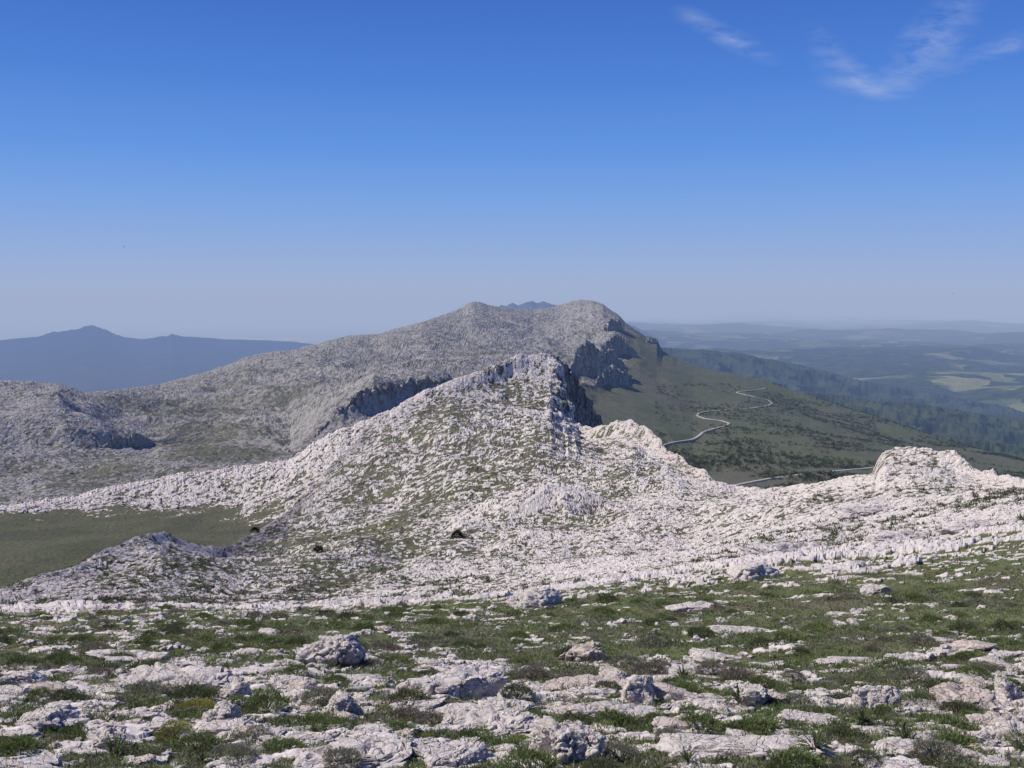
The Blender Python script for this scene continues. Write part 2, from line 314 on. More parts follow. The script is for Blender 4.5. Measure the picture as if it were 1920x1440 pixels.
G=layer([
 [(-500,1000,560,.5),(0,985,560,.5),(300,945,600,.45),(600,920,650,.45),(1100,880,800,.1),(1300,945,700,.0),(1500,955,600,0),(1700,975,500,0),(2500,1040,450,0)],
 [(-500,910,700,.55),(0,905,700,.5),(200,892,750,.42),(400,872,800,.36),(540,865,850,.38),(700,822,950,.42),(840,770,1050,.45),(1000,745,1150,.4),(1080,780,1150,.1),(1120,795,1150,.03),(1300,855,1050,0),(1500,878,950,0),(1700,905,850,0),(2500,1000,750,0)],
 [(-500,830,850,.66),(0,835,850,.66),(120,838,880,.6),(180,846,900,.46),(290,840,960,.34),(400,832,1000,.33),(500,850,950,.36),(560,852,920,.5),(640,822,960,.55),(700,795,1000,.55),(760,765,1050,.55),(840,748,1100,.5),(1000,738,1250,.4),(1080,745,1350,.25),(1120,750,1400,.12),(1190,762,1400,.03),(1300,795,1400,0),(1500,825,1250,0),(1700,868,1100,0),(2500,980,950,0)],
 [(-500,790,910,.7),(0,785,910,.7),(120,795,910,.7),(180,812,920,.65),(210,820,930,.6),(285,832,975,.38),(400,800,1150,.36),(500,834,980,.4),(545,852,945,.6),(600,800,985,.62),(640,768,1010,.6),(700,735,1040,.6),(760,722,1090,.6),(840,714,1140,.62),(1000,706,1500,.58),(1060,715,1600,.45),(1120,725,1650,.25),(1200,735,1700,.06),(1300,748,1750,.03),(1500,782,1650,0),(1700,842,1450,0),(2500,972,1050,0)],
 [(-500,760,1030,.7),(0,742,1040,.72),(110,752,1040,.7),(170,775,1060,.6),(230,775,1250,.42),(300,765,1400,.4),(400,745,1500,.42),(600,700,1600,.48),(800,665,1900,.5),(1000,640,2300,.56),(1080,645,2300,.56),(1150,655,2200,.42),(1200,672,2150,.15),(1240,690,2150,.05),(1300,712,2100,.03),(1400,730,2050,.02),(1500,760,1980,0),(1700,825,1680,0),(2500,966,1130,0)],
 wd(Gcrest),
 ],-500,2500,1800,950,bk=.1,drop=.5,jit=1.6,jf=1/30)
x,y=G['X'],G['Y']; cr=G['cr']; rocky=sm(.05,.3,G['dn'])
rid=1-2*np.abs(fbm(x/260,y/260,5,91))
G['Z']+=cr*(rid-.6)*(8+15*rocky)*sm(650,1200,y)+cr*fbm(x/90,y/90,5,92)*(4+9*rocky)+cr*fbm(x/420,y/420,2,99)*26*sm(1300,2200,y)*rocky
dn=G['dn']+.42*fbm(x/120,y/120,5,93)*rocky
m1,k1=karst(x,y,3.2,dn,94,1,.8); m2,k2=karst(x,y,7.5,dn,95,1,.9)
G['Z']+=(k1*.65+k2*.9-.5)*rocky+fbm(x/6,y/6,3,96)*.5+(1-2*np.abs(fbm(x/20,y/20,5,98)))*1.3*rocky
m3=np.clip((.25+np.maximum(m1*.75,m2*.5)*.7)*rocky*sm(.05,.5,dn)*1.1,0,1)
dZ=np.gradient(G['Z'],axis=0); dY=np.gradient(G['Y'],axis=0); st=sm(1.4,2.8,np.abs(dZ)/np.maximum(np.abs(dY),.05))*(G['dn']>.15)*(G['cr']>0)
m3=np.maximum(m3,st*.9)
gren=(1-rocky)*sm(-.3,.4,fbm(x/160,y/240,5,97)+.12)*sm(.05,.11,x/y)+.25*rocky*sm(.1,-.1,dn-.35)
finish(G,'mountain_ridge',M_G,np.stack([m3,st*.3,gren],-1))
# ------------------------------------------------------------------ cliff walls
def wall(name,top,bottom_py,nc,nr,amp,fx,seed,mat,depth=.06,dark=0.):  # dark: shade of the cliff faces painted into the rock colour
    px=[p[0] for p in top]; pys=[p[1] for p in top]
    kd=[p for p in top if len(p)>2]; Ds=np.interp(px,[p[0] for p in kd],[p[2] for p in kd])
    P=np.linspace(px[0],px[-1],nc); D=np.interp(P,px,Ds); py=np.interp(P,px,pys)
    if isinstance(bottom_py,tuple): bottom_py=np.linspace(bottom_py[0],bottom_py[1],nc)
    et=e_of(py); eb=e_of(bottom_py); s=s_of(P,et)
    t=np.linspace(0,1,nr)[:,None]
    tt=np.clip(t/.8,0,1)
    zt=et*D; zb=eb*D; Z=zb+(zt-zb)*tt; Y=D*np.ones_like(Z)
    back=np.clip((t-.8)/.2,0,1); Y=Y+back*D*depth; Z=Z-back*D*depth*.5
    Y=Y+tt*amp*.6
    X=s*D*np.ones_like(Z)
    arc=np.cumsum(np.r_[0,np.hypot(np.diff(s*D),np.diff(D))])[None,:]*np.ones_like(Z)
    n=fbm(arc*fx,Z*fx*.22,5,seed,.6)+.7*(1-2*abs(fbm(arc*fx*2.3,Z*fx*.5,4,seed+3)))
    Y=Y+n*amp*(1-.5*back); X=X+(fbm(arc*fx*1.7,Z*fx*.6,5,seed+7,.6)+.4*fbm(arc*fx*5,Z*fx*3,3,seed+8))*amp*.6
    Z=Z+fbm(arc*fx*3,Y*fx,4,seed+9,.6)*amp*.45*tt
    F1,F2,R=voro(arc*fx*3,Z*fx*1.6,seed+20); Y+= -amp*.4*sm(.0,.25,F2-F1)*(.4+R)
    V=np.stack([X,Y,Z],-1).reshape(-1,3)
    rk=.75+.35*fbm(arc*fx*2,Z*fx*2,3,seed+30)
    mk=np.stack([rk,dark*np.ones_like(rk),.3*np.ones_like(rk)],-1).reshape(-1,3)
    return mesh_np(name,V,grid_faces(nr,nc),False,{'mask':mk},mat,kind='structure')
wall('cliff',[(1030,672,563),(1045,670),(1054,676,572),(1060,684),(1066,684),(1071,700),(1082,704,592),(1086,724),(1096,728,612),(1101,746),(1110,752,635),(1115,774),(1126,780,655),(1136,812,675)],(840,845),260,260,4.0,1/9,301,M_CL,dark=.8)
wall('crag',[(948,684,556),(955,676),(961,670),(966,673),(974,665),(986,664),(989,670),(999,668),(1003,661),(1018,660),(1022,668),(1031,663,560),(1041,667),(1044,676),(1053,677),(1058,692,566)],(708,726),260,120,1.7,1/5,331,M_B,.03)
wall('crag',[(1070,690,1700),(1078,672,1720),(1084,660),(1090,650),(1096,641),(1106,637,1740),(1112,645),(1118,643),(1124,658),(1132,666),(1138,657),(1150,654),(1155,660),(1160,674,1790),(1168,674),(1176,692),(1184,700),(1190,716),(1198,735,1840)],(740,752),300,220,14,1/30,311,M_CL)
wall('crag',[(1120,712,1600),(1130,700,1640),(1140,690),(1150,684),(1158,692),(1166,698),(1172,694),(1180,708,1690),(1188,722),(1194,735,1700)],(750,750),160,120,12,1/26,341,M_CL)
wall('crag',[(1128,650,2080),(1136,640),(1144,630),(1150,634),(1158,626),(1168,630),(1176,644),(1186,650),(1196,662,2160),(1204,676),(1214,694,2200)],(722,722),200,140,14,1/32,351,M_CL)
wall('crag',[(1134,610,2420),(1142,602),(1150,597),(1158,602),(1164,601),(1170,622),(1180,640),(1186,652),(1192,655,2460),(1200,652),(1206,640),(1212,637),(1217,632),(1230,634),(1237,647),(1243,668,2520)],(690,690),240,160,18,1/35,321,M_CL)
wall('crag_band',[(505,872,910),(515,860),(525,862),(534,850,925),(548,850),(558,838),(572,838),(582,820),(592,824),(600,800),(612,790,965),(620,792),(630,766),(646,768),(656,748),(668,744),(676,728),(690,736),(700,720,1012),(718,728),(730,714),(750,724),(764,710),(784,720),(798,710),(820,716),(842,706,1110)],(880,800),700,220,13,1/26,361,M_CL,.05,.2)
wall('crag_band',[(182,850,900),(192,832),(204,822),(218,817),(232,822),(246,815),(262,818),(276,826),(290,842,955)],(866,856),260,90,6,1/18,371,M_CL,.05,.15)
# ------------------------------------------------------------------ plain and far mountains
m,nt=new_mat('plain_fields'); g_=N(nt,'ShaderNodeNewGeometry').outputs['Position']
n1=noise(nt,g_,.0011,7,.65); n2=noise(nt,g_,.010,6,.75)
vo=N(nt,'ShaderNodeTexVoronoi'); vo.inputs['Scale'].default_value=.0034; nt.links.new(g_,vo.inputs['Vector'])
vs=N(nt,'ShaderNodeSeparateColor'); nt.links.new(vo.outputs['Color'],vs.inputs[0])
field=mixc(nt,vs.outputs[0],(.13,.17,.06),(.34,.32,.14)); wood=mixc(nt,rng_node(nt,n2,.4,.6),(.028,.045,.022),(.075,.095,.045))
fm=math_n(nt,'MULTIPLY',rng_node(nt,n1,.50,.57),rng_node(nt,vs.outputs[1],.4,.5,0,.9))
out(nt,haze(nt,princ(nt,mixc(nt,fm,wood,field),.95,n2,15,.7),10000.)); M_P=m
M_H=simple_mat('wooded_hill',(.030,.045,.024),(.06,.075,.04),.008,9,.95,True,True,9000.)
nr,nc=700,1100
D=np.exp(np.linspace(math.log(1500),math.log(75000),nr))[:,None]; s=np.linspace(-.85,.85,nc)[None,:]
X=s*D; Y=D*np.ones_like(X); east=sm(-.05,.12,s)*np.ones_like(X)
Z=-600+(fbm(X/2600,Y/2200,6,401,.5)*190*sm(1500,4000,Y)+(1-2*abs(fbm(X/7000,Y/4000,4,405)))*90*sm(4500,12000,Y))*(.1+.9*east)-60-140*(1-east)
V=np.stack([X,Y,Z],-1).reshape(-1,3)
mesh_np('plain',V,grid_faces(nr,nc),True,None,M_P,kind='structure')
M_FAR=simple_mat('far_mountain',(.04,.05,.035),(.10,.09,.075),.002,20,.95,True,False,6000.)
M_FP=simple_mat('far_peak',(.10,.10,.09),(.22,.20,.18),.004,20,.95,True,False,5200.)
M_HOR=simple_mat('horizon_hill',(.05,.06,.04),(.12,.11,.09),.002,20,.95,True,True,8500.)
def far(name,crest,D0,base,amp,seed,nc=700,nr=120,mat=M_FAR,front=.35,jit=0):
    px=[p[0] for p in crest]; P=np.linspace(px[0],px[-1],nc); py=np.interp(P,px,[p[1] for p in crest])
    if jit: py=py+fbm(P/38,P*0+seed,5,seed+3,.6)*jit*1.6
    e=e_of(py); s=s_of(P,e)
    t=np.linspace(0,1,nr)[:,None]
    u=np.minimum(t/.75,1); Dt=D0*(1-front*(1-u))+np.maximum(t-.75,0)*D0*.5
    zc=e*D0; up=np.where(t<=.75,u**1.1,1-(t-.75)*2.2); Z=base+(zc-base)*up
    X=s*Dt; Y=Dt*np.ones_like(Z); w=np.where(u<.97,1,.2)*np.minimum(1,(1-u)*8+.15)
    Z=Z+((1-2*abs(fbm(X/(D0*.06),Y/(D0*.06),5,seed)))-.6)*amp*w*np.minimum(1,t*4)
    return mesh_np(name,np.stack([X,Y,Z],-1).reshape(-1,3),grid_faces(nr,nc),True,None,mat,kind='structure')
far('far_mountains',[(-500,720),(-200,660),(0,647),(40,638),(70,632),(100,623),(115,622),(130,618),(145,618),(155,613),(172,610),(188,615),(200,618),(215,626),(235,634),(262,643),(285,638),(300,631),(312,630),(322,625),(335,629),(350,633),(380,636),(430,645),(480,647),(530,652),(580,664),(650,690),(800,740)],14500,-720,75,501,front=.55,jit=3.5)
far('far_mountains',[(860,600),(925,580),(940,571),(950,573),(962,566),(972,570),(985,566),(998,564),(1008,569),(1020,566),(1035,570),(1060,572),(1100,578),(1160,600),(1250,640)],9000,-600,60,511,500,100,M_FP,jit=3)
far('horizon_hills',[(-500,640),(0,628),(200,622),(350,610),(420,604),(520,612),(650,606),(760,600),(900,592),(1100,592),(1230,588),(1300,589),(1360,581),(1420,578),(1480,580),(1560,582),(1640,584),(1750,583),(1850,588),(1930,590),(2400,592)],30000,-700,120,521,900,60,M_HOR)
far('foothills',[(1150,660),(1230,650),(1290,655),(1340,657),(1400,664),(1480,680),(1560,700),(1640,722),(1800,750),(2000,790)],6200,-640,110,531,700,160,M_H,.4,3)
far('foothills',[(1380,745),(1480,732),(1560,738),(1640,752),(1720,756),(1800,770),(1880,788),(1960,792),(2300,800)],3900,-560,90,551,800,200,M_H,.4,3)
far('foothills',[(1500,830),(1600,822),(1700,812),(1800,815),(1900,835),(2000,840),(2300,850)],2700,-520,60,561,700,160,M_H,.3,3)
far('foothills',[(1450,690),(1550,660),(1620,642),(1700,640),(1780,646),(1850,652),(1920,640),(2000,636),(2300,650)],13500,-640,110,541,600,120,M_P)
# ------------------------------------------------------------------ road
M_RD=simple_mat('road_surface',(.31,.28,.245),(.37,.34,.30),.2,.01,.9,True)
def road(pts,w=4.2):
    P=[]
    for a,b in zip(pts[:-1],pts[1:]):
        for k in range(8):
            u=k/8; P.append((a[0]+(b[0]-a[0])*u,a[1]+(b[1]-a[1])*u))
    P.append(pts[-1]); Q=np.array([pick(G,*p) for p in P])
    for _ in range(5): Q[1:-1]=(Q[:-2]+2*Q[1:-1]+Q[2:])/4
    d=np.gradient(Q,axis=0); nrm=np.stack([-d[:,1],d[:,0],0*d[:,0]],-1); nrm/=np.linalg.norm(nrm,axis=1)[:,None]+1e-6
    up=np.array([0,0,.8]); Lf=Q+nrm*w/2+up; Rt=Q-nrm*w/2+up; L2=Q+nrm*(w/2+.5)-up*2; R2=Q-nrm*(w/2+.5)-up*2
    n=len(Q); V=np.concatenate([L2,Lf,Rt,R2]); i=np.arange(n-1)
    Fc=np.concatenate([np.stack([k*n+i,k*n+i+1,(k+1)*n+i+1,(k+1)*n+i],-1) for k in range(3)])
    mesh_np('road',V,Fc,True,None,M_RD,kind='structure')
road([(1236,838),(1262,830),(1300,825),(1312,818),(1318,811),(1340,804),(1362,799),(1369,794),(1352,789),(1320,785),(1307,780),(1311,775),(1325,772),(1360,769),(1385,768),(1410,766),(1436,762),(1449,757),(1440,750),(1405,742),(1378,736),(1405,733),(1425,731),(1437,728)])
road([(1340,920),(1380,911),(1420,903),(1460,896),(1510,890),(1570,884),(1640,878),(1700,870)])
# ------------------------------------------------------------------ rocks
M_R=rock_mat('limestone',(.66,.595,.55),(.47,.43,.40),(.46,.36,.27))
M_R2=rock_mat('stained_limestone',(.61,.52,.455),(.44,.38,.34),(.45,.29,.19))
M_RB=rock_mat('shoulder_limestone',(.65,.59,.55),(.45,.41,.385),(.42,.37,.31),1.1,.35)
def ico(n):
    import bmesh
    bm=bmesh.new(); bmesh.ops.create_icosphere(bm,subdivisions=n,radius=1); bm.verts.ensure_lookup_table()
    V=np.array([v.co[:] for v in bm.verts]); Q=np.array([[v.index for v in f.verts] for f in bm.faces]); bm.free(); return V,Q
ICO={n:ico(n) for n in (1,2,4,5,6)}
def rock_shape(seed,n=4,dims=(1,1,1),rough=1.0,cuts=12,slab=False):
    V,Q=ICO[n]; r=np.random.default_rng(seed); p=V.copy()
    p=np.sign(p)*np.abs(p)**.6
    for k in range(cuts):
        a=r.normal(size=3); a/=np.linalg.norm(a); d=r.uniform(.62,.98); q=p@a; p=p-np.maximum(q-d,0)[:,None]*a*.97
    if slab:
        for k in range(3):
            a=np.array([r.normal()*.2,r.normal()*.15-.15,1]); a/=np.linalg.norm(a); d=r.uniform(.45,.7); q=p@a; p=p-np.maximum(q-d,0)[:,None]*a*.85
    p=p*np.array(dims)
    sc=1/max(dims)
    nv=V/np.linalg.norm(V,axis=1)[:,None]
    big=fbm3(p*sc*1.0+seed*3.1,2.6,3,seed); fine=fbm3(p*sc+seed*1.7,9,4,seed+5)
    rid=1-2*np.abs(fbm3(p*sc+seed,4.2,3,seed+9))
    dm=min(dims)
    p=p+nv*((big*.4+fine*.17*rough-np.maximum(rid-.74,0)*1.5*rough)*dm*.8)[:,None]
    ou=fbm3(V*np.array([1,1,.3])+seed,1.8,3,seed+21)
    p[:,:2]*=(1+.36*ou)[:,None]
    lay=np.sin(p[:,2]/dims[2]*7+fbm3(p*sc,2,2,seed+12)*3)
    p[:,:2]*=(1+.04*lay)[:,None]
    return p,Q
def tag(o,label,cat,group=None,kind=None):
    o['label']=label; o['category']=cat
    if group: o['group']=group
    if kind: o['kind']=kind
    return o
occ=[]
def place_rock(L,px,py,wpx,hpx,seed,label,name='rock',mat=M_R,n=5,rough=1.0,depth=.7,rz=None):
    P=pick(L,px,py); sc=P[1]/F/cT; w=wpx*sc/2*1.1; h=hpx*sc
    d=w*depth; sl='slab' in name or 'outcrop' in name
    V,Q=rock_shape(seed,n,(w,max(d,h*.6),h*.85),rough,slab=sl)
    o=mesh_np(name,V,Q,L is A,None,mat)
    o.location=(P[0],P[1]+d*.5,P[2]-h*(.08 if sl else 0)); o.rotation_euler=(.02 if sl else -.1,random.uniform(-.08,.08),random.uniform(-.25,.25) if rz is None else rz)
    tag(o,label,'rock'); occ.append((P[0],P[1]+d*.5,w*.95,max(d,h*.6)*.95)); return o
big=[
 (A,330,1290,270,52,'long low pale slab in the left foreground with scrub along its lower edge','limestone_slab',.5),
 (A,615,1242,115,48,'humped whitish boulder left of centre with a peaked crest','boulder',.7),
 (A,838,1300,215,44,'broad flat white slab just left of centre, sloping to the right','limestone_slab',.5),
 (A,1090,1240,80,38,'orange stained broken rock lying in the green scrub near the centre','rock',.8),
 (A,1193,1312,66,46,'upright blocky white boulder right of centre beside a dark gap','boulder',.8),
 (A,905,1368,190,46,'wide lumpy grey white outcrop in the bottom centre','rock_outcrop',.6),
 (A,1076,1418,135,74,'large rounded grey boulder at bottom centre right, biggest of the nearest rocks','boulder',.8),
 (A,1400,1412,330,30,'very long thin slab across the bottom right foreground','limestone_slab',.3),
 (A,660,1440,240,54,'big pale slab cut by the bottom edge left of centre','limestone_slab',.6),
 (A,840,1436,150,40,'flat broken slab at the bottom edge next to the large rounded boulder','limestone_slab',.6),
 (A,634,1342,72,36,'small domed white boulder left of centre among green tufts','boulder',.8),
 (A,415,1352,62,42,'blocky pale boulder beside the yellow green cushion shrubs','boulder',.8),
 (A,75,1366,100,34,'rounded pale rock near the lower left corner','rock',.7),
 (A,195,1398,80,30,'low whitish rock near the bottom left with strap leaved plants in front','rock',.7),
 (A,1640,1332,90,52,'tall jagged pair of white rock fins on the right','rock',.6),
 (A,1820,1330,130,46,'fractured pinkish outcrop close to the right edge','rock_outcrop',.7),
 (A,1893,1312,44,52,'upright white rock standing at the right edge','boulder',.8),
 (A,1002,1140,90,36,'isolated big white boulder on the rim of the green slope near the centre','boulder',.8),
 (A,1412,1086,84,28,'whitish boulder on the upper edge of the green slope right of centre','boulder',.8),
 (A,1705,1244,72,22,'flat pale slab in the green scrub on the right','limestone_slab',.6),
 (A,38,1288,84,30,'pale rock at the left edge beside reddish soil','rock',.7),
 (A,1130,1345,200,30,'low elongated white outcrop just right of the bottom centre','limestone_slab',.4),
 (A,545,1398,150,22,'thin flat white slab low in the left foreground','limestone_slab',.4),
 (A,438,1312,56,34,'pointed small white boulder behind the yellow green cushions','boulder',.8),
 (A,1410,1322,58,34,'stubby pale boulder right of centre among dark shrubs','boulder',.8),
 (A,1530,1358,140,24,'low grey slab right of centre with shrubs in front','limestone_slab',.4),
 (A,1380,1188,100,16,'narrow white slab showing through the green band right of centre','limestone_slab',.5),
 (A,1310,1146,90,16,'white flat rocks poking from the upper green band','limestone_slab',.5),
 (A,1095,1290,140,20,'low white ledge in the centre below the orange stained rock','limestone_slab',.4),
 (A,1640,1116,60,18,'small white boulder in the upper right green slope','boulder',.8),
 (A,240,1238,150,20,'low ledge of white rock at left in front of the scrub band','limestone_slab',.4),
 (A,1890,1400,120,40,'pale rock cut by the right edge near the bottom corner','rock',.7),
 (A,1700,1418,110,26,'half buried grey rock near the bottom right corner','rock',.7),
 (B,1490,1048,230,24,'broad white slab on the right shoulder above the green slope','limestone_slab',.5),
 (B,1730,1018,190,20,'long white slab on the right shoulder below the isolated tor','limestone_slab',.5),
 (B,1860,996,150,20,'pale flat slab near the right edge above the green slope','limestone_slab',.5),
 (B,1640,965,120,16,'whitish ledge under the isolated tor on the right','limestone_slab',.5),
]
for i,(L,px,py,w,h,lab,nm,dp) in enumerate(big):
    place_rock(L,px,py,w,h,1000+i*13,lab,nm,M_RB if L is B else (M_R2 if ('orange' in lab or 'pinkish' in lab) else M_R),6 if w>110 else 5,1.0 if L is A else 2.2,dp)
NB=len(occ)
PYmin=np.minimum.accumulate(A['PY'],axis=0)
def rand_A(py0,py1):
    """random unoccluded point on the near slope"""
    for _ in range(4000):
        r=random.randrange(5,A['nr']); c=random.randrange(A['nc'])
        if py0<=A['PY'][r,c]<=py1 and -20<A['PX'][r,c]<1940 and A['t'][r]<A['T'][-2] and A['PY'][r,c]<=PYmin[r,c]+3: return r,c
    return r,c
protos=[]
for k in range(18):
    sl=k%4!=0
    V,Q=rock_shape(3000+k,4,(1,random.uniform(.55,.9),random.uniform(.26,.4) if sl else random.uniform(.42,.58)),1.2,slab=sl)
    me=mesh_np('rock',V,Q,True,None,M_R2 if k%6==0 else M_R); protos.append(me)
cnt=0; tries=0; first=set()
lab_r='smallish loose pale limestone rock lying among the low scrub of the near slope'
while cnt<262 and tries<9000:
    tries+=1
    r,c=rand_A(1215,1450) if random.random()<.85 else rand_A(1060,1450)
    X0,Y0,Z0=A['X'][r,c],A['Y'][r,c],A['Z'][r,c]
    if any(abs(X0-a)<w_*.85 and abs(Y0-b)<d_*1.0 for a,b,w_,d_ in occ): continue
    dd=.5+.9*float(fbm(np.array([X0/3.2]),np.array([Y0/1.6]),3,8)[0]); band=1 if A['PY'][r,c]>1235 else .3
    if random.random()>dd*band+.1: continue
    w=(12+26*random.random()**2.0)*Y0/F*(1 if Y0<25 else .8)
    k=random.randrange(18); o=protos[k]
    if k in first: o=o.copy(); COL.objects.link(o)
    first.add(k)
    o.location=(X0,Y0,Z0+w*.06); o.scale=(w*random.uniform(1.0,1.7),w*random.uniform(.8,1.1),w*random.uniform(.8,1.1)); o.rotation_euler=(random.uniform(-.15,.1),random.uniform(-.12,.12),random.uniform(-.4,.4)+random.choice([0,PI]))
    tag(o,lab_r,'rock','loose limestone rocks on the near slope'); occ.append((X0,Y0,w*1.2,w*.7)); cnt+=1
for k in range(18):
    if k not in first: bpy.data.objects.remove(protos[k])
occm=np.zeros(A['X'].shape,bool)
for a,b,w_,d_ in occ: occm|=(((A['X']-a)/(w_*.95))**2+((A['Y']-b)/(d_*1.05))**2<1)
def merged(name,items,base,mat,label,cat,attr=None):
    V0,Q0=base; n=len(V0); Vs=[];Qs=[]
    for i,(loc,sc,rz,sd) in enumerate(items):
        b=V0*(1+.35*np.sin(V0@np.array([3.1+sd%3,2.3,4.7])+sd)[:,None]); b=b*np.array(sc); c_,s_=math.cos(rz),math.sin(rz)
        b=np.stack([b[:,0]*c_-b[:,1]*s_,b[:,0]*s_+b[:,1]*c_,b[:,2]],-1)+np.array(loc); Vs.append(b); Qs.append(Q0+i*n)
    V=np.concatenate(Vs)
    o=mesh_np(name,V,np.concatenate(Qs),False,None,mat); tag(o,label,cat,kind='stuff'); return o
items=[]
for _ in range(5200):
    r,c=rand_A(1140,1450); X0,Y0,Z0=A['X'][r,c],A['Y'][r,c],A['Z'][r,c]
    if float(fbm(np.array([X0/3.2]),np.array([Y0/1.6]),3,8)[0])+random.uniform(-.3,.3)<(-.1 if A['PY'][r,c]>1240 else .16): continue
    w=random.uniform(2.5,8.5)*Y0/F; items.append(((X0,Y0,Z0+w*.15),(w*1.3,w*.8,w*.6),random.uniform(0,6.3),random.uniform(0,900)))
merged('rubble',items,ICO[2],M_R,'small pale stones strewn between the scrub of the near slope','stones')
# ------------------------------------------------------------------ vegetation
M_T=tint_mat('leaf_tint',.3); M_TH=tint_mat('distant_leaf_tint',.1,True)
def blades(base,dirv,L,w,col,bend=.3):
    n=len(base); up=np.array([0,0,1.]); side=np.cross(dirv,up); side/=np.linalg.norm(side,axis=1)[:,None]+1e-6
    ang=rng.uniform(0,PI,n)[:,None]; side=side*np.cos(ang)+np.stack([-side[:,1],side[:,0],0*side[:,0]],-1)*np.sin(ang)
    tip=base+dirv*L[:,None]; a=base-side*w[:,None]/2; b=base+side*w[:,None]/2
    V=np.stack([a,b,tip],1).reshape(-1,3); return V,np.arange(n*3).reshape(-1,3),np.repeat(col,3,axis=0)
PAL={'green':((.115,.155,.052),(.185,.225,.085)),'dark':((.085,.105,.05),(.135,.155,.075)),'grey':((.20,.205,.14),(.29,.285,.205)),'purple':((.175,.155,.115),(.24,.215,.165)),'yellow':((.24,.25,.06),(.34,.34,.085))}
def pal(kind,n):
    a,b=PAL[kind]; u=rng.random(n)[:,None]; return np.array(a)*(1-u)+np.array(b)*u
def dome(n,rad,h,leaf,kind,seed,upb=.6,lump=.3):
    r=np.random.default_rng(seed); v=r.normal(size=(n,3)); v[:,2]=abs(v[:,2]); v/=np.linalg.norm(v,axis=1)[:,None]
    rr=r.uniform(.55,1,n)**.5; l=1+lump*fbm3(v*2+seed,1.2,3,seed)
    base=v*np.array([rad,rad,h])*(rr*l)[:,None]
    d=v+r.normal(size=(n,3))*.45+np.array([0,0,upb]); d/=np.linalg.norm(d,axis=1)[:,None]
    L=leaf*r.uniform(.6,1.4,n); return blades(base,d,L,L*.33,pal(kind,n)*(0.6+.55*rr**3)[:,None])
def tube(P,r0,r1,k=5):
    P=np.array(P,float); n=len(P); V=[];Q=[]
    for i,p in enumerate(P):
        r_=r0+(r1-r0)*i/(n-1)
        for j in range(k): a=2*PI*j/k; V.append(p+np.array([math.cos(a)*r_,math.sin(a)*r_,0]))
    for i in range(n-1):
        for j in range(k): Q.append([i*k+j,i*k+(j+1)%k,(i+1)*k+(j+1)%k,(i+1)*k+j])
    return np.array(V),np.array(Q)
M_ST=simple_mat('woody_stem',(.08,.06,.045),(.14,.11,.08),30,.002)
def make_shrub(kind,seed,name,flowers=None,leaf=.16,n=1700,h=.75,lump=.3):
    root=bpy.data.objects.new(name,None); COL.objects.link(root); root.empty_display_size=.1
    V,Q,c=dome(n,.85,h,leaf,kind,seed,.5,lump)
    mesh_np('foliage',V,Q,False,{'tint':c},M_T,root)
    Vs=[];Qs=[];off=0
    for k in range(9):
        a=random.uniform(0,2*PI); e=random.uniform(.4,.9)
        v,q=tube([(0,0,-.15),(math.cos(a)*.3*e,math.sin(a)*.3*e,.25*h),(math.cos(a)*.75*e,math.sin(a)*.75*e,.75*h)],.035,.012); Vs.append(v);Qs.append(q+off);off+=len(v)
    mesh_np('stems',np.concatenate(Vs),np.concatenate(Qs),True,None,M_ST,root)
    if flowers:
        V,Q,c=dome(90,.95,h*1.1,.06,flowers,seed+5,1.2); mesh_np('flowers',V,Q,False,{'tint':np.tile(np.array([[.6,.48,.03]]),(len(V),1))},M_T,root)
    return root
def make_asphodel(seed):
    r=random.Random(seed); Vs=[];Qs=[];cs=[];off=0
    root=bpy.data.objects.new('asphodel',None); COL.objects.link(root)
    for k in range(34):
        a=r.uniform(0,2*PI); L=r.uniform(.6,1.15); w=.04; lean=r.uniform(.25,.9); n=6
        pts=[]
        for i in range(n+1):
            u=i/n; rad=L*lean*(u**.9)*.9; z=L*(u*.95-lean*.95*u*u)
            pts.append((math.cos(a)*rad,math.sin(a)*rad,z,w*(1-u)**.6+.003))
        sd=(-math.sin(a),math.cos(a))
        for (X_,Y_,Z_,w_) in pts: Vs+= [(X_-sd[0]*w_,Y_-sd[1]*w_,Z_+w_*.5),(X_+sd[0]*w_,Y_+sd[1]*w_,Z_+w_*.5)]
        for i in range(n): Qs.append([off+2*i,off+2*i+1,off+2*i+3,off+2*i+2])
        off+=2*(n+1); cc=pal('green' if r.random()<.75 else 'purple',1)*(.75); cs+= [cc[0]]*(2*(n+1))
    mesh_np('leaves',np.array(Vs),np.array(Qs),True,{'tint':np.array(cs)},M_T,root)
    v,q=tube([(0,0,-.1),(0,0,.12)],.06,.04,6); mesh_np('crown',v,q,True,None,M_ST,root)
    return root
KINDS={
 'green':[make_shrub('green',10+k,'leafy_shrub',None,.10,3000,.5,.6) for k in range(3)],
 'dark':[make_shrub('dark',20+k,'dark_shrub',None,.10,2700,.58,.5) for k in range(3)],
 'grey':[make_shrub('grey',30+k,'grey_shrub',None,.10,2700,.6,.4) for k in range(3)],
 'purple':[make_shrub('purple',40+k,'brown_shrub',None,.10,2500,.55,.45) for k in range(2)],
 'yellow':[make_shrub('yellow',50+k,'cushion_shrub','yellow',.08,3400,.5,.3) for k in range(2)],
 'asph':[make_asphodel(60+k) for k in range(3)]}
used=set()
def dup(root):
    if root.name not in used: used.add(root.name); return root
    c=root.copy(); COL.objects.link(c)
    for ch in list(root.children):
        d=ch.copy(); COL.objects.link(d); d.parent=c
    return c
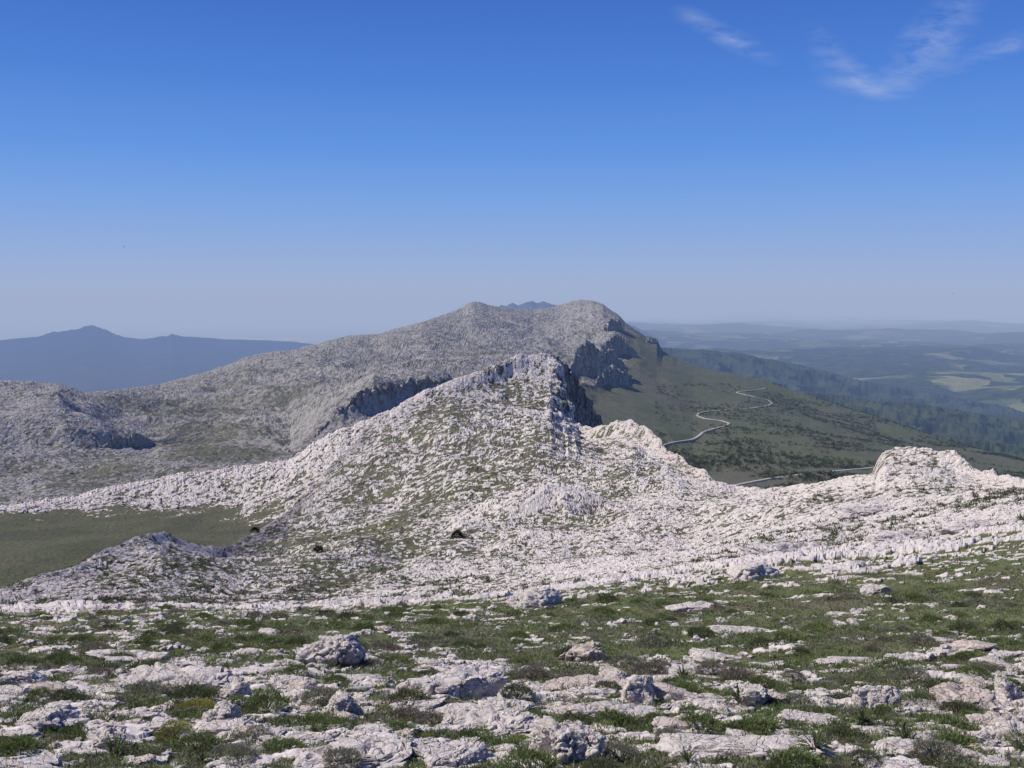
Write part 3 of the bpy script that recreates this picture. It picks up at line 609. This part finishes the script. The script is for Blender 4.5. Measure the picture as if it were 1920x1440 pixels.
LAB={'green':('green feathery tuft plant on the near slope','shrub','green leafy plants'),
 'dark':('dark green low shrub on the near slope','shrub','dark low shrubs'),
 'grey':('grey green cushion shrub on the near slope','shrub','grey cushion shrubs'),
 'purple':('brownish dry shrub on the near slope','shrub','brown dry shrubs'),
 'yellow':('small yellow flowering cushion plant on the near slope','shrub','yellow flowering cushions'),
 'asph':('strap leaved rosette plant among the near rocks','plant','strap leaved rosettes')}
socc=[]
def put(kind,P,r,label=None,z=1.):
    o=dup(random.choice(KINDS[kind])); o.location=P; o.scale=(r,r,r*z); o.rotation_euler=(-.1,0,random.uniform(0,6.28)); socc.append((P[0],P[1],r))
    l,c_,g_=LAB[kind]; tag(o,label or l,c_,None if label else g_); return o
man=[('yellow',372,1338,95,'largest yellow green cushion shrub in the left foreground'),('yellow',325,1380,85,'yellow green cushion shrub directly below the largest one at left'),
 ('grey',640,1438,95,'grey shrub at the bottom edge left of centre'),('grey',1160,1425,95,'grey spiny shrub right of the large rounded boulder'),
 ('dark',1262,1290,60,'dark round shrub right of centre above the blocky boulder'),('grey',1755,1425,110,'dry grey shrub near the bottom right corner'),
 ('dark',970,1310,75,'dark shrub just right of the broad flat slab'),('grey',1255,1395,80,'grey green cushion below the blocky boulder'),
 ('green',500,1330,110,'green feathery plant beside the small domed boulder'),('asph',1700,1405,110,'large strap leaved rosette in the lower right'),
 ('asph',215,1420,130,'wide strap leaved rosette in the lower left'),('asph',590,1385,90,'strap leaved rosette left of centre near the bottom'),
 ('grey',450,1425,80,'grey shrub in the bottom left between green tufts'),('purple',760,1350,80,'brown twiggy shrub left of the lumpy outcrop'),
 ('asph',1290,1430,90,'strap leaved rosette at the bottom edge beside the long thin slab')]
for k,px,py,w,lab in man:
    P=pick(A,px,py); put(k,P,w/2*P[1]/F,lab)
def kind_at(X0,Y0):
    v=float(fbm(np.array([X0/4.]),np.array([Y0/2.5]),2,131)[0])+random.uniform(-.42,.42)
    if v>.1: k='green'
    elif v>-.1: k='dark' if random.random()<.5 else 'green'
    elif v>-.38: k='grey' if random.random()<.7 else 'dark'
    else: k='purple'
    return k
n=0; tries=0
while n<285 and tries<9000:
    tries+=1; r,c=rand_A(1120,1455); X0,Y0,Z0=A['X'][r,c],A['Y'][r,c],A['Z'][r,c]
    if occm[r,c] or (maskA[r,c,0]>.5 and random.random()<.5): continue
    k=kind_at(X0,Y0)
    if random.random()<.04: k='yellow'
    if random.random()<.14 and Y0<16: k='asph'
    w=random.uniform(.11,.24)*(1+Y0/28)
    if k=='yellow': w*=.6
    if any((X0-a)**2+(Y0-b)**2<((w+q)*.7)**2 for a,b,q in socc): continue
    put(k,(X0,Y0,Z0-.02),w,z=random.uniform(.7,1.0)); n+=1
for v in KINDS.values():
    for o in v:
        if o.name not in used:
            for ch in list(o.children): bpy.data.objects.remove(ch)
            bpy.data.objects.remove(o)
lib={k:[dome(110,1.,.45,.22,k,900+i*7+len(k),.4,.5) for i in range(3)] for k in ('green','dark','grey','purple')}
Vs=[];Cs=[];m_=0
while m_<7000:
    r,c=rand_A(1060,1455); X0,Y0,Z0=A['X'][r,c],A['Y'][r,c],A['Z'][r,c]
    m_+=1
    if occm[r,c] or (maskA[r,c,0]>.4 and random.random()<.88): continue
    V,Q,cc=random.choice(lib[kind_at(X0,Y0)]); w=random.uniform(.045,.095)*(1+Y0/13)
    a=random.uniform(0,6.28); ca,sa=math.cos(a),math.sin(a)
    Vs.append(np.stack([V[:,0]*ca-V[:,1]*sa,V[:,0]*sa+V[:,1]*ca,V[:,2]*random.uniform(.6,1.0)],-1)*w+np.array([X0,Y0,Z0-.01])); Cs.append(cc*random.uniform(.75,1.25))
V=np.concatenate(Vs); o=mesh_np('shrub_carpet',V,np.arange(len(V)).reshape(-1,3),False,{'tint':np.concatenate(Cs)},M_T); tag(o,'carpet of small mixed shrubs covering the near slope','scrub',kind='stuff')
def dots(name,L,n,pxr,pyr,size,label,cat,kinds,thr,fs,seed,dark=.6,mk=None):
    PX,PY=L['PX'],L['PY']; r=rng.integers(0,L['nr'],n*12); c=rng.integers(0,L['nc'],n*12)
    ok=(PX[r,c]>pxr[0])&(PX[r,c]<pxr[1])&(PY[r,c]>pyr[0])&(PY[r,c]<pyr[1])
    if mk is not None: ok&=mk[r,c]<.35
    ok&=fbm(L['X'][r,c]/fs,L['Y'][r,c]/fs,4,seed)+rng.uniform(-.15,.15,len(r))>thr
    r=r[ok][:n]; c=c[ok][:n]; Vs=[];Cs=[]
    tp=[dome(26,1,.9,.8,k,700+i,.3,.4) for i,k in enumerate(kinds)]
    for a,b in zip(r,c):
        V,Q,cc=tp[random.randrange(len(tp))]; w=random.uniform(*size); ph=random.uniform(0,6.28); ca,sa=math.cos(ph),math.sin(ph)
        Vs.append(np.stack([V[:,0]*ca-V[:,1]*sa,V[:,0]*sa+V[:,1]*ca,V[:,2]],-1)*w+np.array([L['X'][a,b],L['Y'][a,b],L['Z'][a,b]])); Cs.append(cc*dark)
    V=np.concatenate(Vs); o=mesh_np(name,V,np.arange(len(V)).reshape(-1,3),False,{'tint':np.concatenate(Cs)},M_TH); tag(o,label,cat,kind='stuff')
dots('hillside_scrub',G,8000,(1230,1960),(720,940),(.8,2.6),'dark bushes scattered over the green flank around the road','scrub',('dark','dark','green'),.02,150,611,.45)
dots('basin_scrub',B,7000,(-50,1960),(680,1150),(.2,.55),'low dark bushes between the white rocks of the basin and near peak','scrub',('dark','green','purple'),-.03,30,621,.75,maskB[...,0])
for px,py,w,lab in ((857,1008,22,'dark bush beside the central pale outcrop in the basin'),(596,1036,20,'dark bush in the basin left of centre'),(478,992,16,'dark leaf clump standing in for a cavity at the edge of the green meadow')):  # last clump is added in place of a dark rock cavity
    P=pick(B,px,py); V,Q,c=dome(900,1,1.2,.3,'dark',int(px),.4,.5)
    o=mesh_np('dark_clump',V,Q,False,{'tint':c*.2},M_T); s_=w/2*P[1]/F; o.location=P; o.scale=(s_,s_,s_*.95); tag(o,lab,'bush')
def cover(name,count,kinds,Lr,wr,label,thr,seed,py0=1060,per=5):
    nr,nc=A['nr'],A['nc']; r=rng.integers(0,nr-1,count*4); c=rng.integers(0,nc-1,count*4)
    PXs,PYs=A['PX'][r,c],A['PY'][r,c]; Ys=A['Y'][r,c]; X0=A['X'][r,c]
    okk=(PXs>-120)&(PXs<2040)&(PYs>py0-200)&(PYs<1500)&(maskA[r,c,0]<.4)&(Ys<75)&~occm[r,c]
    okk&=(fbm(X0/4.,Ys/2.5,3,seed)+rng.uniform(-.3,.3,len(r))>thr)
    r=r[okk][:count]; c=c[okk][:count]
    P=np.stack([A['X'][r,c],A['Y'][r,c],A['Z'][r,c]],-1); k=len(P)
    P=np.repeat(P,per,axis=0); D=P[:,1]; P=P+rng.normal(size=P.shape)*np.array([1,1,0])*(.03*(1+D/12))[:,None]
    n=len(P); d=rng.normal(size=(n,3))*.7+np.array([0,0,1]); d/=np.linalg.norm(d,axis=1)[:,None]
    L=rng.uniform(*Lr,n)*(1+D/30); w=wr*(1+D/9)*rng.uniform(.6,1.3,n)
    kc=rng.integers(0,len(kinds),k).repeat(per); col=np.zeros((n,3))
    for i,kk in enumerate(kinds): mm_=kc==i; col[mm_]=pal(kk,int(mm_.sum()))
    V,Q,cc=blades(P,d,L,w,col); o=mesh_np(name,V,Q,False,{'tint':cc},M_T); tag(o,label,'grass' if 'grass' in name else 'scrub',kind='stuff')
cover('grass',34000,['green','green','dark','grey'],(.02,.048),.006,'short green grass and herbs over the near slope',-.15,131)
cover('low_scrub',22000,['purple','grey','dark'],(.02,.045),.007,'low brownish grey scrub between the rocks of the near slope',-.35,231)
# ------------------------------------------------------------------ birds
M_BD=simple_mat('bird_feathers',(.012,.012,.014),(.03,.03,.032),20,.001)
def bird(px,py,D,size,label,rz):
    root=bpy.data.objects.new('bird',None); COL.objects.link(root); root.location=pt(px,py,D); root.rotation_euler=(.2,.5,rz); root.scale=(size,)*3
    V,Q=ICO[4]; b=V*np.array([.09,.36,.08]); b[:,0]*=1-.35*np.clip(-V[:,1],0,1); b[:,2]+=.03*(V[:,1]>.7)
    mesh_np('body',b,Q,True,None,M_BD,root)
    for sg in (-1,1):
        n=9; top=[];bot=[]
        for i in range(n):
            u=i/(n-1); x_=sg*(.05+.95*u); z_=.03+.25*math.sin(u*PI*.6); yl=.16+.12*math.sin(u*PI)-.35*u*u; ch=.26*(1-u**1.6)+.02
            top.append((x_,yl,z_)); bot.append((x_,yl-ch,z_-.01))
        V_=np.array(top+bot); Q_=np.array([[i,i+1,n+i+1,n+i] for i in range(n-1)])
        o=mesh_np('wing',V_,Q_,True,None,M_BD,root)
    V_=np.array([(-.03,-.3,0),(.03,-.3,0),(.11,-.6,0),(0,-.52,0),(-.11,-.6,0)]); mesh_np('tail',V_,np.array([[0,3,4],[0,1,3],[1,2,3]]),False,None,M_BD,root)
    tag(root,label,'bird')
bird(232,463,70,.2,'small dark bird flying in the sky at left above the blue mountains',.9)
bird(1787,551,120,.18,'tiny dark bird low in the sky at right above the plain',-.6)
# ------------------------------------------------------------------ world, sun, camera
sun_dir=np.array([-.72,.06,.84]); sun_dir/=np.linalg.norm(sun_dir)
el=math.asin(sun_dir[2]); az=math.atan2(sun_dir[0],sun_dir[1])
w=bpy.data.worlds.new('World'); bpy.context.scene.world=w; w.use_nodes=True; nt=w.node_tree; nt.nodes.clear()
sky=N(nt,'ShaderNodeTexSky'); sky.sky_type='NISHITA'; sky.sun_disc=False; sky.sun_elevation=el; sky.sun_rotation=az; sky.altitude=1200; sky.air_density=1.0; sky.dust_density=1.2; sky.ozone_density=2.0
tcn=N(nt,'ShaderNodeTexCoord').outputs['Generated']; sx=N(nt,'ShaderNodeSeparateXYZ'); nt.links.new(tcn,sx.inputs[0])
bg=N(nt,'ShaderNodeBackground'); bg.inputs[1].default_value=.1
rp=N(nt,'ShaderNodeValToRGB'); nt.links.new(rng_node(nt,sx.outputs[2],-.05,.95),rp.inputs[0])
stops=[(-.05,(155,169,200)),(-.005,(160,175,206)),(.015,(159,177,211)),(.045,(146,173,219)),(.09,(124,165,226)),(.14,(99,150,225)),(.21,(78,129,213)),(.28,(65,112,197)),(.5,(45,85,170)),(.95,(35,70,150))]
els=rp.color_ramp.elements
while len(els)<len(stops): els.new(.5)
for e_,(z_,c_) in zip(els,stops): e_.position=min(1,z_+.05); e_.color=(*[v*10 for v in lin(*c_)],1)
skc=mixc(nt,.98,sky.outputs[0],rp.outputs[0])
ex=math_n(nt,'DIVIDE',sx.outputs[2],math_n(nt,'MAXIMUM',sx.outputs[1],.05)); ss=math_n(nt,'DIVIDE',sx.outputs[0],math_n(nt,'MAXIMUM',sx.outputs[1],.05))
cb=N(nt,'ShaderNodeCombineXYZ'); nt.links.new(ss,cb.inputs[0]); nt.links.new(ex,cb.inputs[1])
tot=None
for (px,py,rx,ry,ang,amt) in ((1375,75,75,12,25,.42),(1300,32,35,11,15,.22),(1585,118,85,15,42,.34),(1630,162,75,13,8,.45),(1745,80,100,30,-45,.5),(1870,92,95,12,-22,.42),(1550,105,30,20,0,.18)):
    e0=float(e_of(py)); s0=float(s_of(px,e0))
    mp=N(nt,'ShaderNodeMapping',vector_type='TEXTURE'); mp.inputs['Location'].default_value=(s0,e0,0); mp.inputs['Rotation'].default_value=(0,0,math.radians(-ang)); mp.inputs['Scale'].default_value=(rx/F*1.45,ry/F*2.0,1)
    nt.links.new(cb.outputs[0],mp.inputs[0]); l=N(nt,'ShaderNodeVectorMath',operation='LENGTH'); nt.links.new(mp.outputs[0],l.inputs[0])
    k=rng_node(nt,l.outputs['Value'],1.0,0.0,0,amt)
    m2=N(nt,'ShaderNodeMapping'); m2.inputs['Rotation'].default_value=(0,0,math.radians(ang)); m2.inputs['Scale'].default_value=(14,44,1)
    nt.links.new(cb.outputs[0],m2.inputs[0]); nn=N(nt,'ShaderNodeTexNoise'); nn.inputs['Scale'].default_value=1.5; nn.inputs['Detail'].default_value=8; nn.inputs['Roughness'].default_value=.62; nn.inputs['Distortion'].default_value=.3
    nt.links.new(m2.outputs[0],nn.inputs['Vector']); k=math_n(nt,'MULTIPLY',k,rng_node(nt,nn.outputs['Fac'],.38,.72))
    tot=k if tot is None else math_n(nt,'ADD',tot,k)
cl=math_n(nt,'MINIMUM',tot,.5)
colr=mixc(nt,cl,skc,(5.4,6.1,7.8))
nt.links.new(colr,bg.inputs[0]); wo=N(nt,'ShaderNodeOutputWorld'); nt.links.new(bg.outputs[0],wo.inputs[0])
sl=bpy.data.lights.new('sun','SUN'); sl.energy=4.9; sl.angle=math.radians(.5); sl.color=(1,.94,.85); so=bpy.data.objects.new('sun',sl); COL.objects.link(so)
from mathutils import Vector
so.rotation_euler=Vector(sun_dir).to_track_quat('Z','Y').to_euler()
cam=bpy.data.cameras.new('camera'); cam.lens=35.0; cam.sensor_width=36; cam.clip_start=.1; cam.clip_end=200000
co=bpy.data.objects.new('camera',cam); COL.objects.link(co); co.rotation_euler=(PI/2-TH,0,0); bpy.context.scene.camera=co
sc=bpy.context.scene; sc.view_settings.view_transform='Standard'; sc.view_settings.look='None'; sc.view_settings.exposure=0
